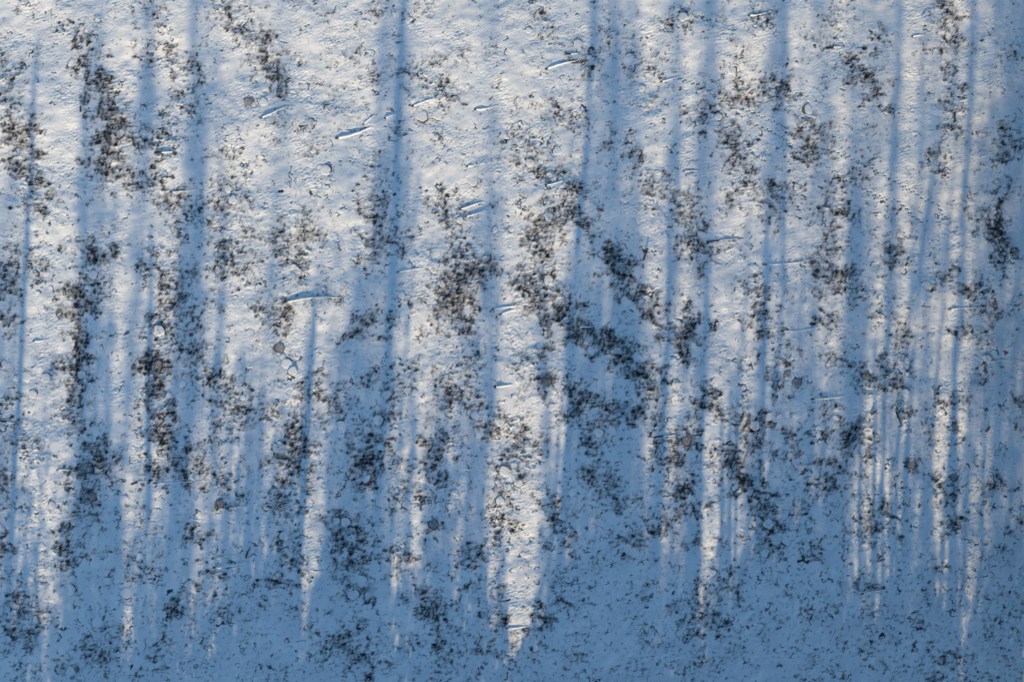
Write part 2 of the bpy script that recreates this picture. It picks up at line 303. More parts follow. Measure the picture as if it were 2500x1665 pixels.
BRANCH = [
(1570, 637, 1580, 607, 2.2, "dark straight stick standing out on blue snow"),
(503, 941, 530, 912, 2.2, "dark slanting stick in heather at left"),
(1850, 872, 1856, 862, 3, "short dark stick beside a stump at right"),
(1390, 732, 1396, 716, 2, "dark twig upright between two thin shadows"),
(600, 1362, 612, 1336, 2, "dark curved twig near the bottom left"),
(2125, 1012, 2138, 1000, 2, "dark twig in a narrow sun streak at right"),
(960, 1214, 976, 1225, 2, "dark stick lying by a thin sun streak"),
(1195, 640, 1198, 620, 1.8, "thin dark twig in the sunlit middle"),
(178, 105, 190, 98, 2, "short dark twig near the top left"),
(198, 275, 199, 262, 2, "tiny upright twig beside a blue trunk shadow"),
(2188, 1005, 2203, 1040, 2.2, "dark crooked branch between sun streaks at lower right"),
(2405, 1053, 2412, 1038, 2.2, "short twig in a bright streak near the right edge"),
]


# ------------------------------------------------------------------ the ground as one height field
DX = 0.0275
XF = np.arange(-26.4, 26.4 + 1e-6, DX)
YF = np.arange(-18.15, 18.15 + 1e-6, DX)
NX, NY = len(XF), len(YF)
fx = np.fft.rfftfreq(NX, DX)[None, :]
fy = np.fft.fftfreq(NY, DX)[:, None]


def band(lu, lv, ang, bw=0.55):
    """Noise with wavelength lu along the direction ANG (degrees) and lv across it; zero mean, unit deviation."""
    a = math.radians(ang)
    u = (fx * math.cos(a) + fy * math.sin(a)) * lu
    v = (-fx * math.sin(a) + fy * math.cos(a)) * lv
    k = np.sqrt(u * u + v * v) + 1e-6
    F = np.exp(-(np.log(k) / bw) ** 2)
    z = np.fft.irfft2(np.fft.rfft2(rng.standard_normal((NY, NX))) * F, s=(NY, NX))
    return (z - z.mean()) / z.std()


def smooth(a, b, x):
    q = np.clip((x - a) / (b - a), 0, 1)
    return q * q * (3 - 2 * q)


GX, GY = np.meshgrid(XF, YF)
warp1, warp2 = band(1.1, 1.1, 0) * 0.30, band(1.1, 1.1, 0) * 0.30
keep = np.ones((NY, NX))
for (px, py, rx, ry, st) in patches:
    wx, wy = W(px, py)
    R = max(rx, ry) * S * 2.1 + 0.7
    i0, i1 = np.searchsorted(XF, [wx - R, wx + R]); j0, j1 = np.searchsorted(YF, [wy - R, wy + R])
    if i1 <= i0 or j1 <= j0: continue
    sl = (slice(j0, j1), slice(i0, i1))
    q = ((GX[sl] + warp1[sl] - wx) / (rx * S)) ** 2 + ((GY[sl] + warp2[sl] - wy) / (ry * S)) ** 2
    keep[sl] *= 1 - 0.93 * st * np.exp(-(q * 0.85) ** 0.85)
D = 1 - keep
speck = np.clip(0.10 + 0.06 * band(3.2, 4.5, 0) + 0.11 * smooth(-5, -15, GY), 0.0, 0.4)
D = np.clip(np.maximum(D, speck * 0.8) + speck * 0.25, 0, 1)

hol = np.hypot(GX - W(2496, 0)[0], (GY - W(0, 535)[1]) / 1.35)          # the smooth round hollow at the right edge
D *= 1 - np.exp(-(hol / 0.95) ** 8)
D = np.clip(D, 0, 1)
n_w = band(0.34, 0.08, 35) + 0.6 * band(0.24, 0.075, -35)
n_s = band(0.12, 0.06, 40)
n_c = band(0.48, 0.36, 20)
n_l = band(1.4, 1.2, 0)
nz = (0.72 * n_w + 0.24 * n_s + 0.60 * n_c + 0.35 * n_l)
nz /= nz.std()
thr = 2.32 - 2.28 * D
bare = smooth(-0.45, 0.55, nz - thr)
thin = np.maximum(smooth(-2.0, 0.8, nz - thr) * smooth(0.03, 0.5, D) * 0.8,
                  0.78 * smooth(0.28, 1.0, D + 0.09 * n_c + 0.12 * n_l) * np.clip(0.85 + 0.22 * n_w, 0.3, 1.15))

tx = np.clip(0.9 + 0.45 * band(2.6, 3.4, 60), 0.2, 1.7)     # wind-scoured and smooth areas
H = (0.05 * band(9, 7, 20) + 0.012 * band(3, 2.4, 0) + 0.007 * band(1.1, 0.8, 30) + tx * 0.74 * (0.0032 * band(0.42, 0.16, 30)
     + 0.0024 * band(0.22, 0.08, 38) + 0.0016 * band(0.24, 0.06, 28)))
H += D * (0.010 * n_c + 0.003 * n_w + 0.02)
H -= bare * 0.016
H -= 0.16 * np.exp(-(hol / 1.0) ** 4)

# crescents: snow slumped off the side of tussocks
ncr = 4000
wgt = (0.10 + 0.55 * D + 0.24 * smooth(2, -12, GY))
wgt = (wgt[::6, ::6] / wgt[::6, ::6].sum()).ravel()
pick = rng.choice(len(wgt), ncr, p=wgt)
jy, jx = np.unravel_index(pick, H[::6, ::6].shape)


fine1 = band(0.30, 0.30, 0) * 0.16
fine2 = band(0.22, 0.16, 30)


def stamp_arc(wx, wy, r, a0, span, th, dome, dark=1.0, wob=0.25, sq=1.0):
    R = r * 1.6 + 0.1
    i0, i1 = np.searchsorted(XF, [wx - R, wx + R]); j0, j1 = np.searchsorted(YF, [wy - R, wy + R])
    if i1 - i0 < 3 or j1 - j0 < 3: return
    sl = (slice(j0, j1), slice(i0, i1))
    ex = GX[sl] - wx; ey = (GY[sl] - wy)
    d = np.hypot(ex, ey * sq) + (fine1[sl] * wob)
    a = (np.arctan2(ey, ex) - a0 + math.pi) % (2 * math.pi) - math.pi
    taper = np.clip(1 - (np.abs(a) / span) ** 2, 0, 1)
    m = smooth(1.0, 0.45, np.abs(d - r) / (th * np.sqrt(taper) * np.clip(1 + .28 * fine2[sl], .15, 2) + 1e-4)) * (taper > 0.02) * dark
    bare[sl] = np.maximum(bare[sl], m)
    H[sl] += dome * np.exp(-(d / r) ** 4) - 0.035 * m


for k in range(ncr):
    wx = XF[jx[k] * 6] + rng.uniform(-.09, .09); wy = YF[jy[k] * 6] + rng.uniform(-.09, .09)
    r = 0.09 + 0.20 * rng.random() ** 1.6
    stamp_arc(wx, wy, r, rng.uniform(-math.pi, math.pi), rng.uniform(0.5, 1.35), rng.uniform(0.024, 0.055), rng.uniform(0.0, 0.02), rng.uniform(0.4, 1.0), 0.25, rng.uniform(.6, 1.6))

stamp_arc(*W(2496, 535), 1.22, math.pi + .1, 1.1, .12, 0, .8, .4, .78)      # rim of the round hollow at the right
stamp_arc(*W(2490, 560), 1.35, math.pi + .7, .7, .10, 0, .7, .4, .8)
stump_dir = []
for (px, py, r, b) in stumps:
    wx, wy = W(px, py)
    a0 = rng.uniform(-math.pi, math.pi)
    stump_dir.append(a0)
    stamp_arc(wx, wy, r * S * 1.12, a0, rng.uniform(1.2, 2.9), rng.uniform(.025,.045), 0.0, rng.uniform(.35,.8) if b else rng.uniform(.15,.6), 0.4)

# paw prints punched through the snow, in pairs along three trails
TR7 = lambda pts: [(1800 + x / 7.84, 230 + y / 7.84) for x, y in pts]
T3 = lambda pts: [from_tile(3, x, y) for x, y in pts]
TRAILS = [
    ("paw print trail slanting down from brown heather, the longest of the three",
     T3([(0, 540), (60, 560), (120, 580), (200, 620), (270, 670), (330, 710), (400, 765)]) + TR7([(20, 360), (120, 410), (240, 500), (360, 580), (470, 630), (560, 670), (640, 705), (710, 745), (780, 790), (850, 830), (930, 870), (980, 930), (1060, 985)])
     + TR7([(1290, 1060), (1420, 1150), (1530, 1240), (1640, 1320), (1740, 1390), (1850, 1460), (1930, 1510)]) + T3([(1060, 1220), (1170, 1245), (1260, 1290), (1330, 1330), (1420, 1360), (1500, 1375), (1600, 1480), (1690, 1530)])),
    ("fine paw print trail running above and nearly along the longest one",
     TR7([(100, 265), (220, 305), (320, 345), (410, 390), (510, 430), (600, 475), (700, 515), (790, 560), (890, 605), (965, 660)])),
    ("paw print trail leaving dark heather and heading right across shadow bands",
     TR7([(1540, 1020), (1650, 1045), (1740, 1065), (1830, 1100), (1930, 1130), (2020, 1165), (2130, 1195), (2210, 1240), (2310, 1275)]) + T3([(1230, 1115), (1310, 1150), (1360, 1180), (1430, 1220), (1530, 1275), (1620, 1330), (1690, 1370), (1770, 1400), (1800, 1490)])),
]
trail_prints = []
for lab, pts in TRAILS:
    acc = []
    w = [W(*q) for q in pts]
    gaps = [math.dist(w[i], w[i + 1]) for i in range(len(w) - 1)]
    dist = 0.0
    for i in range(len(w) - 1):
        (x0, y0), (x1, y1) = w[i], w[i + 1]
        L = gaps[i]
        if L < 1e-3: continue
        ux, uy = (x1 - x0) / L, (y1 - y0) / L
        n = max(1, round(L / 0.26))
        for k in range(n):
            f = k / n
            for sgn in (-1, 1):
                acc.append((x0 + ux * (L * f + sgn * 0.045) - uy * 0.035 * sgn + rng.normal(0, .014),
                            y0 + uy * (L * f + sgn * 0.045) + ux * 0.035 * sgn + rng.normal(0, .014), 0.033 * rng.uniform(.7, 1.15)))
    trail_prints.append(acc)


def ground_h(wx, wy):
    i = min(max(int(round((wx - XF[0]) / DX)), 0), NX - 1); j = min(max(int(round((wy - YF[0]) / DX)), 0), NY - 1)
    return float(H[j, i])


print_objs = []
for acc in trail_prints:
    out = []
    for (wx, wy, r) in acc:
        z = ground_h(wx, wy)
        out.append((wx, wy, z, r))
        i0, i1 = np.searchsorted(XF, [wx - .09, wx + .09]); j0, j1 = np.searchsorted(YF, [wy - .09, wy + .09])
        sl = (slice(j0, j1), slice(i0, i1))
        d = np.hypot(GX[sl] - wx, GY[sl] - wy)
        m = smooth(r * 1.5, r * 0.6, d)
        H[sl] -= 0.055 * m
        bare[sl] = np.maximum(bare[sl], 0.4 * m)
    print_objs.append(out)

# outer coordinates: the same sheet goes on to the horizon
def outer(edge, sgn):
    v, step, p_ = [], DX, edge
    while abs(p_) < 2500:
        step *= 1.28
        p_ += sgn * step
        v.append(p_)
    return v


ox0, ox1 = outer(XF[0], -1)[::-1], outer(XF[-1], 1)
oy0, oy1 = outer(YF[0], -1)[::-1], outer(YF[-1], 1)
XA = np.concatenate([ox0, XF, ox1]); YA = np.concatenate([oy0, YF, oy1])
padw = ((len(oy0), len(oy1)), (len(ox0), len(ox1)))
HA = np.pad(H, padw, mode='edge'); BA = np.pad(bare, padw, mode='edge'); TA = np.pad(thin, padw, mode='edge')
GXA, GYA = np.meshgrid(XA, YA)
ext = np.maximum(np.abs(GXA) - XF[-1], np.abs(GYA) - YF[-1])
fade = np.exp(-np.maximum(ext, 0) / 1.5)
HA *= fade; BA *= np.exp(-np.maximum(ext, 0) / 0.15); TA *= np.exp(-np.maximum(ext, 0) / 0.3)
ny, nx = HA.shape
me = bpy.data.meshes.new("snow_ground")
me.vertices.add(nx * ny)
co = np.empty((ny, nx, 3), np.float32)
co[..., 0], co[..., 1], co[..., 2] = GXA, GYA, HA
me.vertices.foreach_set("co", co.ravel())
idx = np.arange(nx * ny, dtype=np.int32).reshape(ny, nx)
q = np.stack([idx[:-1, :-1], idx[:-1, 1:], idx[1:, 1:], idx[1:, :-1]], -1).reshape(-1)
nf = (nx - 1) * (ny - 1)
me.loops.add(nf * 4)
me.loops.foreach_set("vertex_index", q)
me.polygons.add(nf)
me.polygons.foreach_set("loop_start", np.arange(0, nf * 4, 4, dtype=np.int32))
me.polygons.foreach_set("use_smooth", np.ones(nf, bool))
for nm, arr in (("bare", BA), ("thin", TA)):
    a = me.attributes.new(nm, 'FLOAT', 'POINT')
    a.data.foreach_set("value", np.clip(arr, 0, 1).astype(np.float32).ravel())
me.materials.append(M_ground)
me.update(calc_edges=True)
ground = bpy.data.objects.new("ground", me)
COL.objects.link(ground)
tag(ground, "snow covered clearing with dark heath showing through", kind="structure")

# ------------------------------------------------------------------ labels by place
ORD = ["leftmost", "second from left", "third from left", "fourth from left", "fifth from left", "sixth from left", "seventh from left", "eighth from left", "ninth from left", "tenth from left", "eleventh from left", "twelfth from left"]
ROWS = ["top edge", "upper part", "middle", "lower part", "bottom edge"]
COLS = ["far left", "left", "centre left", "centre right", "right", "far right"]


def place_labels(items, noun_of):
    """items: list of (px, py); a label for each, made unique by its zone of the clearing and its order from the left."""
    zones = {}
    for i, (px, py) in enumerate(items):
        zones.setdefault((noun_of(i), min(5, max(0, int(px / 416.7))), min(4, max(0, int(py / 333)))), []).append(i)
    out = [None] * len(items)
    for (noun, c_, r_), ids in zones.items():
        ids.sort(key=lambda i: items[i][0])
        for k, i in enumerate(ids):
            lead = "only one" if len(ids) == 1 else ORD[k]
            out[i] = f"{noun}, {lead}, {COLS[c_]} of {ROWS[r_]}"
    return out


# ------------------------------------------------------------------ stumps
def make_stump(r, h, bare_top, a0, tilt):
    n = 22
    wob = [1 + 0.07 * math.sin(3 * k / n * 6.283 + a0) + 0.05 * math.sin(5 * k / n * 6.283 + 2 * a0) + random.uniform(-.03, .03) for k in range(n)]
    V, F, MI = [], [], []
    for (f, z) in ((1.25, -0.12), (1.06, 0.0), (1.0, h * .6), (0.97, h)):
        for k in range(n):
            a = 6.28319 * k / n
            V.append((r * f * wob[k] * math.cos(a), r * f * wob[k] * math.sin(a), z + (tilt * math.cos(a - a0) * .03 if z == h else 0)))
    for j in range(3):
        for k in range(n):
            k2 = (k + 1) % n
            F.append((j * n + k, j * n + k2, (j + 1) * n + k2, (j + 1) * n + k)); MI.append(0)
    c0 = len(V); V.append((0, 0, h + .004))
    for k in range(n):
        F.append((3 * n + k, 3 * n + (k + 1) % n, c0)); MI.append(1)
    o = mesh_obj("tree_stump", V, F, [M_bark, M_cut], smooth=False, mat_idx=MI)
    # snow cap: a lopsided dome that leaves a crescent of bark free on one side
    cov = random.uniform(.97, 1.06) if not bare_top else random.uniform(.78, .88)
    off = r * random.uniform(.05, .16)
    sx, sy = -math.cos(a0) * off, -math.sin(a0) * off
    th = random.uniform(.010, .018) if not bare_top else .008
    V, F = [], []
    rings = ((1.0, -2.2 if not bare_top else 0), (.98, .35), (.9, .72), (.62, .93), (.3, 1.0))
    for (f, z) in rings:
        for k in range(n):
            a = 6.28319 * k / n
            V.append((sx + r * cov * f * wob[k] * math.cos(a), sy + r * cov * f * wob[k] * math.sin(a), h + .004 + th * z))
    for j in range(4):
        for k in range(n):
            k2 = (k + 1) % n
            F.append((j * n + k, j * n + k2, (j + 1) * n + k2, (j + 1) * n + k))
    c0 = len(V); V.append((sx, sy, h + .004 + th * 1.01))
    for k in range(n):
        F.append((4 * n + k, 4 * n + (k + 1) % n, c0))
    mesh_obj("snow_cap" if not bare_top else "thin_snow", V, F, M_snow if not bare_top else M_dust, parent=o)
    return o


def stump_noun(i):
    r, b = stumps[i][2], stumps[i][3]
    size = "small" if r < 10.5 else ("large" if r > 13.5 else "round")
    return f"{size} grey topped tree stump" if b else f"{size} snow capped tree stump"


labs = place_labels([(s[0], s[1]) for s in stumps], stump_noun)
for i, (px, py, r, b) in enumerate(stumps):
    wx, wy = W(px, py)
    o = make_stump(r * S * .84, random.uniform(.008, .02), b, stump_dir[i], random.uniform(0, 1))
    o.location = (wx, wy, ground_h(wx, wy) - 0.01)
    tag(o, labs[i], "tree stump", "tree stumps left in the snowy clearing")


# ------------------------------------------------------------------ logs and branches
def tube(path, radii, n=10, ry=1.0, rough=0.0):
    V, F = [], []
    P = [Vector(p_) for p_ in path]
    for i, p_ in enumerate(P):
        d = (P[min(i + 1, len(P) - 1)] - P[max(i - 1, 0)]).normalized()
        side = Vector((-d.y, d.x, 0)).normalized(); up = d.cross(side) * -1
        if up.z < 0: up = -up
        for k in range(n):
            a = 6.28319 * k / n
            rr = radii[i] * (1 + random.uniform(-rough, rough))
            V.append(p_ + side * math.cos(a) * rr + up * math.sin(a) * rr * ry)
    for i in range(len(P) - 1):
        for k in range(n):
            k2 = (k + 1) % n
            F.append((i * n + k, i * n + k2, (i + 1) * n + k2, (i + 1) * n + k))
    F.append(tuple(range(n))[::-1]); F.append(tuple(range((len(P) - 1) * n, len(P) * n)))
    return V, F


def make_log(x0, y0, x1, y1, rpx, label, dark):
    (ax, ay), (bx, by) = W(x0, y0), W(x1, y1)
    L = math.hypot(bx - ax, by - ay)
    m = max(8, int(L / .12))
    r = rpx * S * (.44 if not dark else .5)
    za, zb = ground_h(ax, ay), ground_h(bx, by)
    bend = random.uniform(-.05, .05) * L
    ux, uy = (bx - ax) / L, (by - ay) / L
    path, rad = [], []
    for i in range(m + 1):
        f = i / m
        wob = bend * math.sin(math.pi * f) + random.uniform(-.008, .008)
        x, y = ax + ux * L * f - uy * wob, ay + uy * L * f + ux * wob
        path.append((x, y, max(ground_h(x, y), za + (zb - za) * f) - r * .5 + .012 * (1 - f)))
        rad.append(r * (1.0 - .5 * f) * (.75 if i == 0 else 1))
    V, F = tube(path, rad, 10, 1.0, .06)
    MI = [0] * (len(F) - 2) + [1, 1]
    o = mesh_obj("fallen_log", V, F, [M_bark, M_cut], mat_idx=MI)
    tag(o, label, "fallen log", "fallen logs lying in the snow")
    s0, s1 = (.05, 1.0) if not dark else (.3, .9)
    sp, sr = [], []
    for i in range(m + 1):
        f = i / m
        if f < s0 or f > s1: continue
        e = min(1, (f - s0) / .10 + .25) * min(1, (s1 - f) / .12 + .25)
        sp.append((path[i][0], path[i][1], path[i][2] + rad[i] * (.5 if not dark else .72)))
        sr.append(rad[i] * (1.12 if not dark else .7) * e)
    if len(sp) > 2:
        V, F = tube(sp, sr, 10, .8, .08)
        mesh_obj("snow_cover", V, F, M_snow, parent=o)
    # a stub of a broken limb
    k = random.randint(2, m - 2)
    q0 = Vector(path[k]); ang = random.uniform(-.9, .9) + (1.57 if random.random() < .5 else -1.57)
    dv = Vector((ux * math.cos(ang) - uy * math.sin(ang), uy * math.cos(ang) + ux * math.sin(ang), .35))
    V, F = tube([q0, q0 + dv * r * 1.2, q0 + dv * r * 2.6], [r * .35, r * .28, r * .16], 6)
    mesh_obj("limb_stub", V, F, M_bark, parent=o)
    return o


for (x0, y0, x1, y1, r, lab) in LOGS:
    make_log(x0, y0, x1, y1, r, lab, "dark" in lab.split()[:4])
for (x0, y0, x1, y1, r, lab) in BRANCH:
    (ax, ay), (bx, by) = W(x0, y0), W(x1, y1)
    mx, my = (ax + bx) / 2 + random.uniform(-.04, .04), (ay + by) / 2 + random.uniform(-.04, .04)
    pts = [(ax, ay, ground_h(ax, ay) + .02), (mx, my, ground_h(mx, my) + .07), (bx, by, ground_h(bx, by) + .10)]
    V, F = tube(pts, [r * S, r * S * .8, r * S * .5], 6)
    o = mesh_obj("fallen_branch", V, F, M_bark)
    tag(o, lab, "branch", "bare sticks on the snow")
    q0 = Vector(pts[1])
    V, F = tube([q0, q0 + Vector((random.uniform(-.12, .12), .1, .05))], [r * S * .6, r * S * .3], 5)
    mesh_obj("side_twig", V, F, M_bark, parent=o)

# paw print trails: small dark bowls lining the holes
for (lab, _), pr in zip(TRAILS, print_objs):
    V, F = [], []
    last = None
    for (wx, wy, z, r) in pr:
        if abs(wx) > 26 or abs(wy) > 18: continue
        if last is not None:      # added strip, buried out of sight, linking each print to the next
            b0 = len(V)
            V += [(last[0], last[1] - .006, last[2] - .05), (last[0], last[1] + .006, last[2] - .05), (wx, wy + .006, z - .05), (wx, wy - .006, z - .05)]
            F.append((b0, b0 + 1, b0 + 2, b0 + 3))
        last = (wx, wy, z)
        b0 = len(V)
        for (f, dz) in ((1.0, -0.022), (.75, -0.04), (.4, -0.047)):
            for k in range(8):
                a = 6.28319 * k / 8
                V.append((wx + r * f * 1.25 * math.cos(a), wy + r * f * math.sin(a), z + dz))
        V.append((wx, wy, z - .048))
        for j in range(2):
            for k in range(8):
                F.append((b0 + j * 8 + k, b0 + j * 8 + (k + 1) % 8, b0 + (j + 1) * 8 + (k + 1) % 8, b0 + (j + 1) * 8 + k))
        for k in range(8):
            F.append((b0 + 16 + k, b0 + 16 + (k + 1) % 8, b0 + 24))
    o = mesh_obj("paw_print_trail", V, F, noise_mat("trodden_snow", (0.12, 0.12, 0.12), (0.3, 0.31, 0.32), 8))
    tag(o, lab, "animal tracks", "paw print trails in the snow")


# ------------------------------------------------------------------ heather: twigs standing out of the snow
def twigs(px, py, rx, ry, st, n):
    out = []
    cx, cy = W(px, py)
    for _ in range(n):
        u, v = rng.normal(0, .55), rng.normal(0, .55)
        x, y = cx + u * rx * S, cy + v * ry * S
        i = int((x - XF[0]) / DX); j = int((y - YF[0]) / DX)
        if not (2 < i < NX - 3 and 2 < j < NY - 3): continue
        if bare[j, i] < .25 and rng.random() < .8: continue
        z = H[j, i]
        a = rng.uniform(0, 6.283)
        L = rng.uniform(.05, .15); w = rng.uniform(.006, .013)
        lean = rng.uniform(.35, 1.1)
        p0 = np.array([x, y, z - .015])
        d0 = np.array([math.cos(a) * lean, math.sin(a) * lean, 1.0]); d0 /= np.linalg.norm(d0)
        d1 = np.array([math.cos(a + rng.normal(0, .5)) * lean * 2, math.sin(a + rng.normal(0, .5)) * lean * 2, .5]); d1 /= np.linalg.norm(d1)
        p1 = p0 + d0 * L * .6; p2 = p1 + d1 * L * .6
        s_ = np.array([-math.sin(a), math.cos(a), 0]) * w
        out.append([p0 - s_, p0 + s_, p1 + s_ * .8, p1 - s_ * .8])
        out.append([p1 - s_ * .8, p1 + s_ * .8, p2 + s_ * .3, p2 - s_ * .3])
    return out


solo = [q_ for q_ in patches if q_[4] >= .9 and 0 < q_[0] < 2500 and 0 < q_[1] < 1665]
rest = [q_ for q_ in patches if q_[4] < .9]


def heath_noun(i):
    q_ = solo[i]
    ar = q_[2] * q_[3]
    if q_[3] > q_[2] * 1.35: sh = "upright dark heather strip"
    elif q_[2] > q_[3] * 1.35: sh = "wide dark heather band"
    else: sh = "bushy dark heather clump"
    return ("big " if ar > 1000 else "small " if ar < 420 else "") + sh


labs = place_labels([(q_[0], q_[1]) for q_ in solo], heath_noun)
for i, q_ in enumerate(solo):
    tw = twigs(*q_, int(36 + 0.06 * q_[2] * q_[3]))
    if len(tw) < 20: tw += twigs(q_[0], q_[1], q_[2], q_[3], 1, 400)
    if not tw: continue
    far = sorted(range(1, len(tw), 2), key=lambda k: -np.hypot(*(tw[k][0] - np.mean([q2[0] for q2 in tw[::8]], 0))[:2]))[:14]
    mid = np.mean([q2[0] for q2 in tw[::8]], 0); mid[2] = min(q2[0][2] for q2 in tw) - .012
    for k in far:                                   # creeping stems join the twigs under the snow
        e = np.array(tw[k - 1][0]); d_ = e - mid; s_ = np.array([-d_[1], d_[0], 0]); s_ *= .007 / (np.linalg.norm(s_) + 1e-6)
        tw.append([mid - s_, mid + s_, e + s_, e - s_])
    V = np.array(tw)
    base = V.reshape(-1, 3).mean(0); base[2] = V.reshape(-1, 3)[:, 2].min()
    o = quads_obj("heather_clump", V - base, M_twig if i % 3 else M_twig2)
    o.location = base
    tag(o, labs[i], "heather", "heather clumps showing through the snow")
tw = []
for q_ in rest:
    tw += twigs(*q_, int(30 + 0.08 * q_[2] * q_[3]))
for _ in range(1500):
    tw += twigs(rng.uniform(0, 2500), rng.uniform(0, 1665), 22, 22, .5, 6)
o = quads_obj("heather", np.array(tw), M_twig)
tag(o, "scattered thin heather twigs poking through the snow", "heather", kind="stuff")

# ------------------------------------------------------------------ the forest edge below the frame (its shadows fall across the clearing)
HYP = math.sqrt(1 + SLOPE * SLOPE)
TAN = math.tan(SUN_EL)


def ray_to_tree(px, py, dist):
    gx, gy = W(px, py)
    yb = -16.65 - dist
    tt = gy - yb
    return gx - SLOPE * tt, yb, tt * HYP * TAN


def make_tree(prof, dist, leaf=0.30):
    """prof: (y, x, half width, density) of the tree's outline where the sun carries it; top first."""
    pts = []
    for (py, px, hw, dn) in prof:
        X, Y, Z = ray_to_tree(px, py, dist)
        pts.append((X, Y, Z, hw * S, dn))
    pts.sort(key=lambda a: -a[2])
    top, low = pts[0], pts[-1]
    bx = low[0] + (low[0] - top[0]) * .15
    root = bpy.data.objects.new("spruce_tree", None)
    root.location = (bx, low[1], 0)
    COL.objects.link(root)
    tag(root, "snowless spruce standing in the forest edge beyond the clearing", "tree", "spruces along the edge of the clearing")
    # trunk
    line = [(bx - bx, 0, -.2), ((low[0] - bx) * .5, 0, low[2] * .5)] + [(a[0] - bx, 0, a[2]) for a in reversed(pts)]
    Ht = top[2]
    r0 = max(.07, .008 * Ht + .02)
    pole = all(a[4] >= .78 and a[3] <= .30 for a in pts[1:]) and len(pts) > 1      # a slim bare stem
    V, F = tube(line, [max(.012, r0 * (1 - .93 * max(0, q_[2]) / Ht)) for q_ in line], 7)
    if pole:
        rad = [pts[-1][3] * .95, pts[-1][3] * .92] + [a[3] * .88 for a in reversed(pts)]
        V, F = tube(line, rad, 9)
    mesh_obj("trunk", V, F, M_bark, parent=root)
    # crown: sprays of needles, denser where the outline is denser
    Q = []
    seg = list(zip(pts[:-1], pts[1:]))
    for hi, lo in seg + [(low, (low[0], low[1], max(1.0, low[2] - 5), low[3] * 1.25, low[4]))]:
        dz = hi[2] - lo[2]
        if dz <= 0: continue
        area = dz * (hi[3] + lo[3])
        dn = min(.97, (hi[4] + lo[4]) / 2)
        n = int(-math.log(1 - dn) * area / (leaf * leaf * .26) * (.12 if pole else 1)) + 3
        f = rng.random(n)
        z = lo[2] + dz * f
        cx = lo[0] + (hi[0] - lo[0]) * f
        r = lo[3] + (hi[3] - lo[3]) * f
        rr = r * rng.random(n) ** .3; a = rng.random(n) * 6.283
        # whole whorls: keep gaps between them
        x = cx + rr * np.cos(a); y = rr * np.sin(a) * 1.0
        for k in range(n):
            l_ = min(leaf, r[k] * 1.2 + .05) * rng.uniform(.6, 1.3); w_ = l_ * rng.uniform(.28, .5)
            ca, sa = math.cos(a[k]), math.sin(a[k])
            dr = np.array([ca, sa, -rng.uniform(.2, 1.0)]) * l_ * .5
            sd = np.array([-sa, ca, rng.uniform(-.9, .9)]) * w_ * .6
            c_ = np.array([x[k] - bx, y[k], z[k] - rr[k] * .25])
            Q.append([c_ - dr - sd * .5, c_ - dr + sd * .5, c_ + dr + sd, c_ + dr - sd])
    quads_obj("crown", np.array(Q), M_leaf, parent=root)
    return root


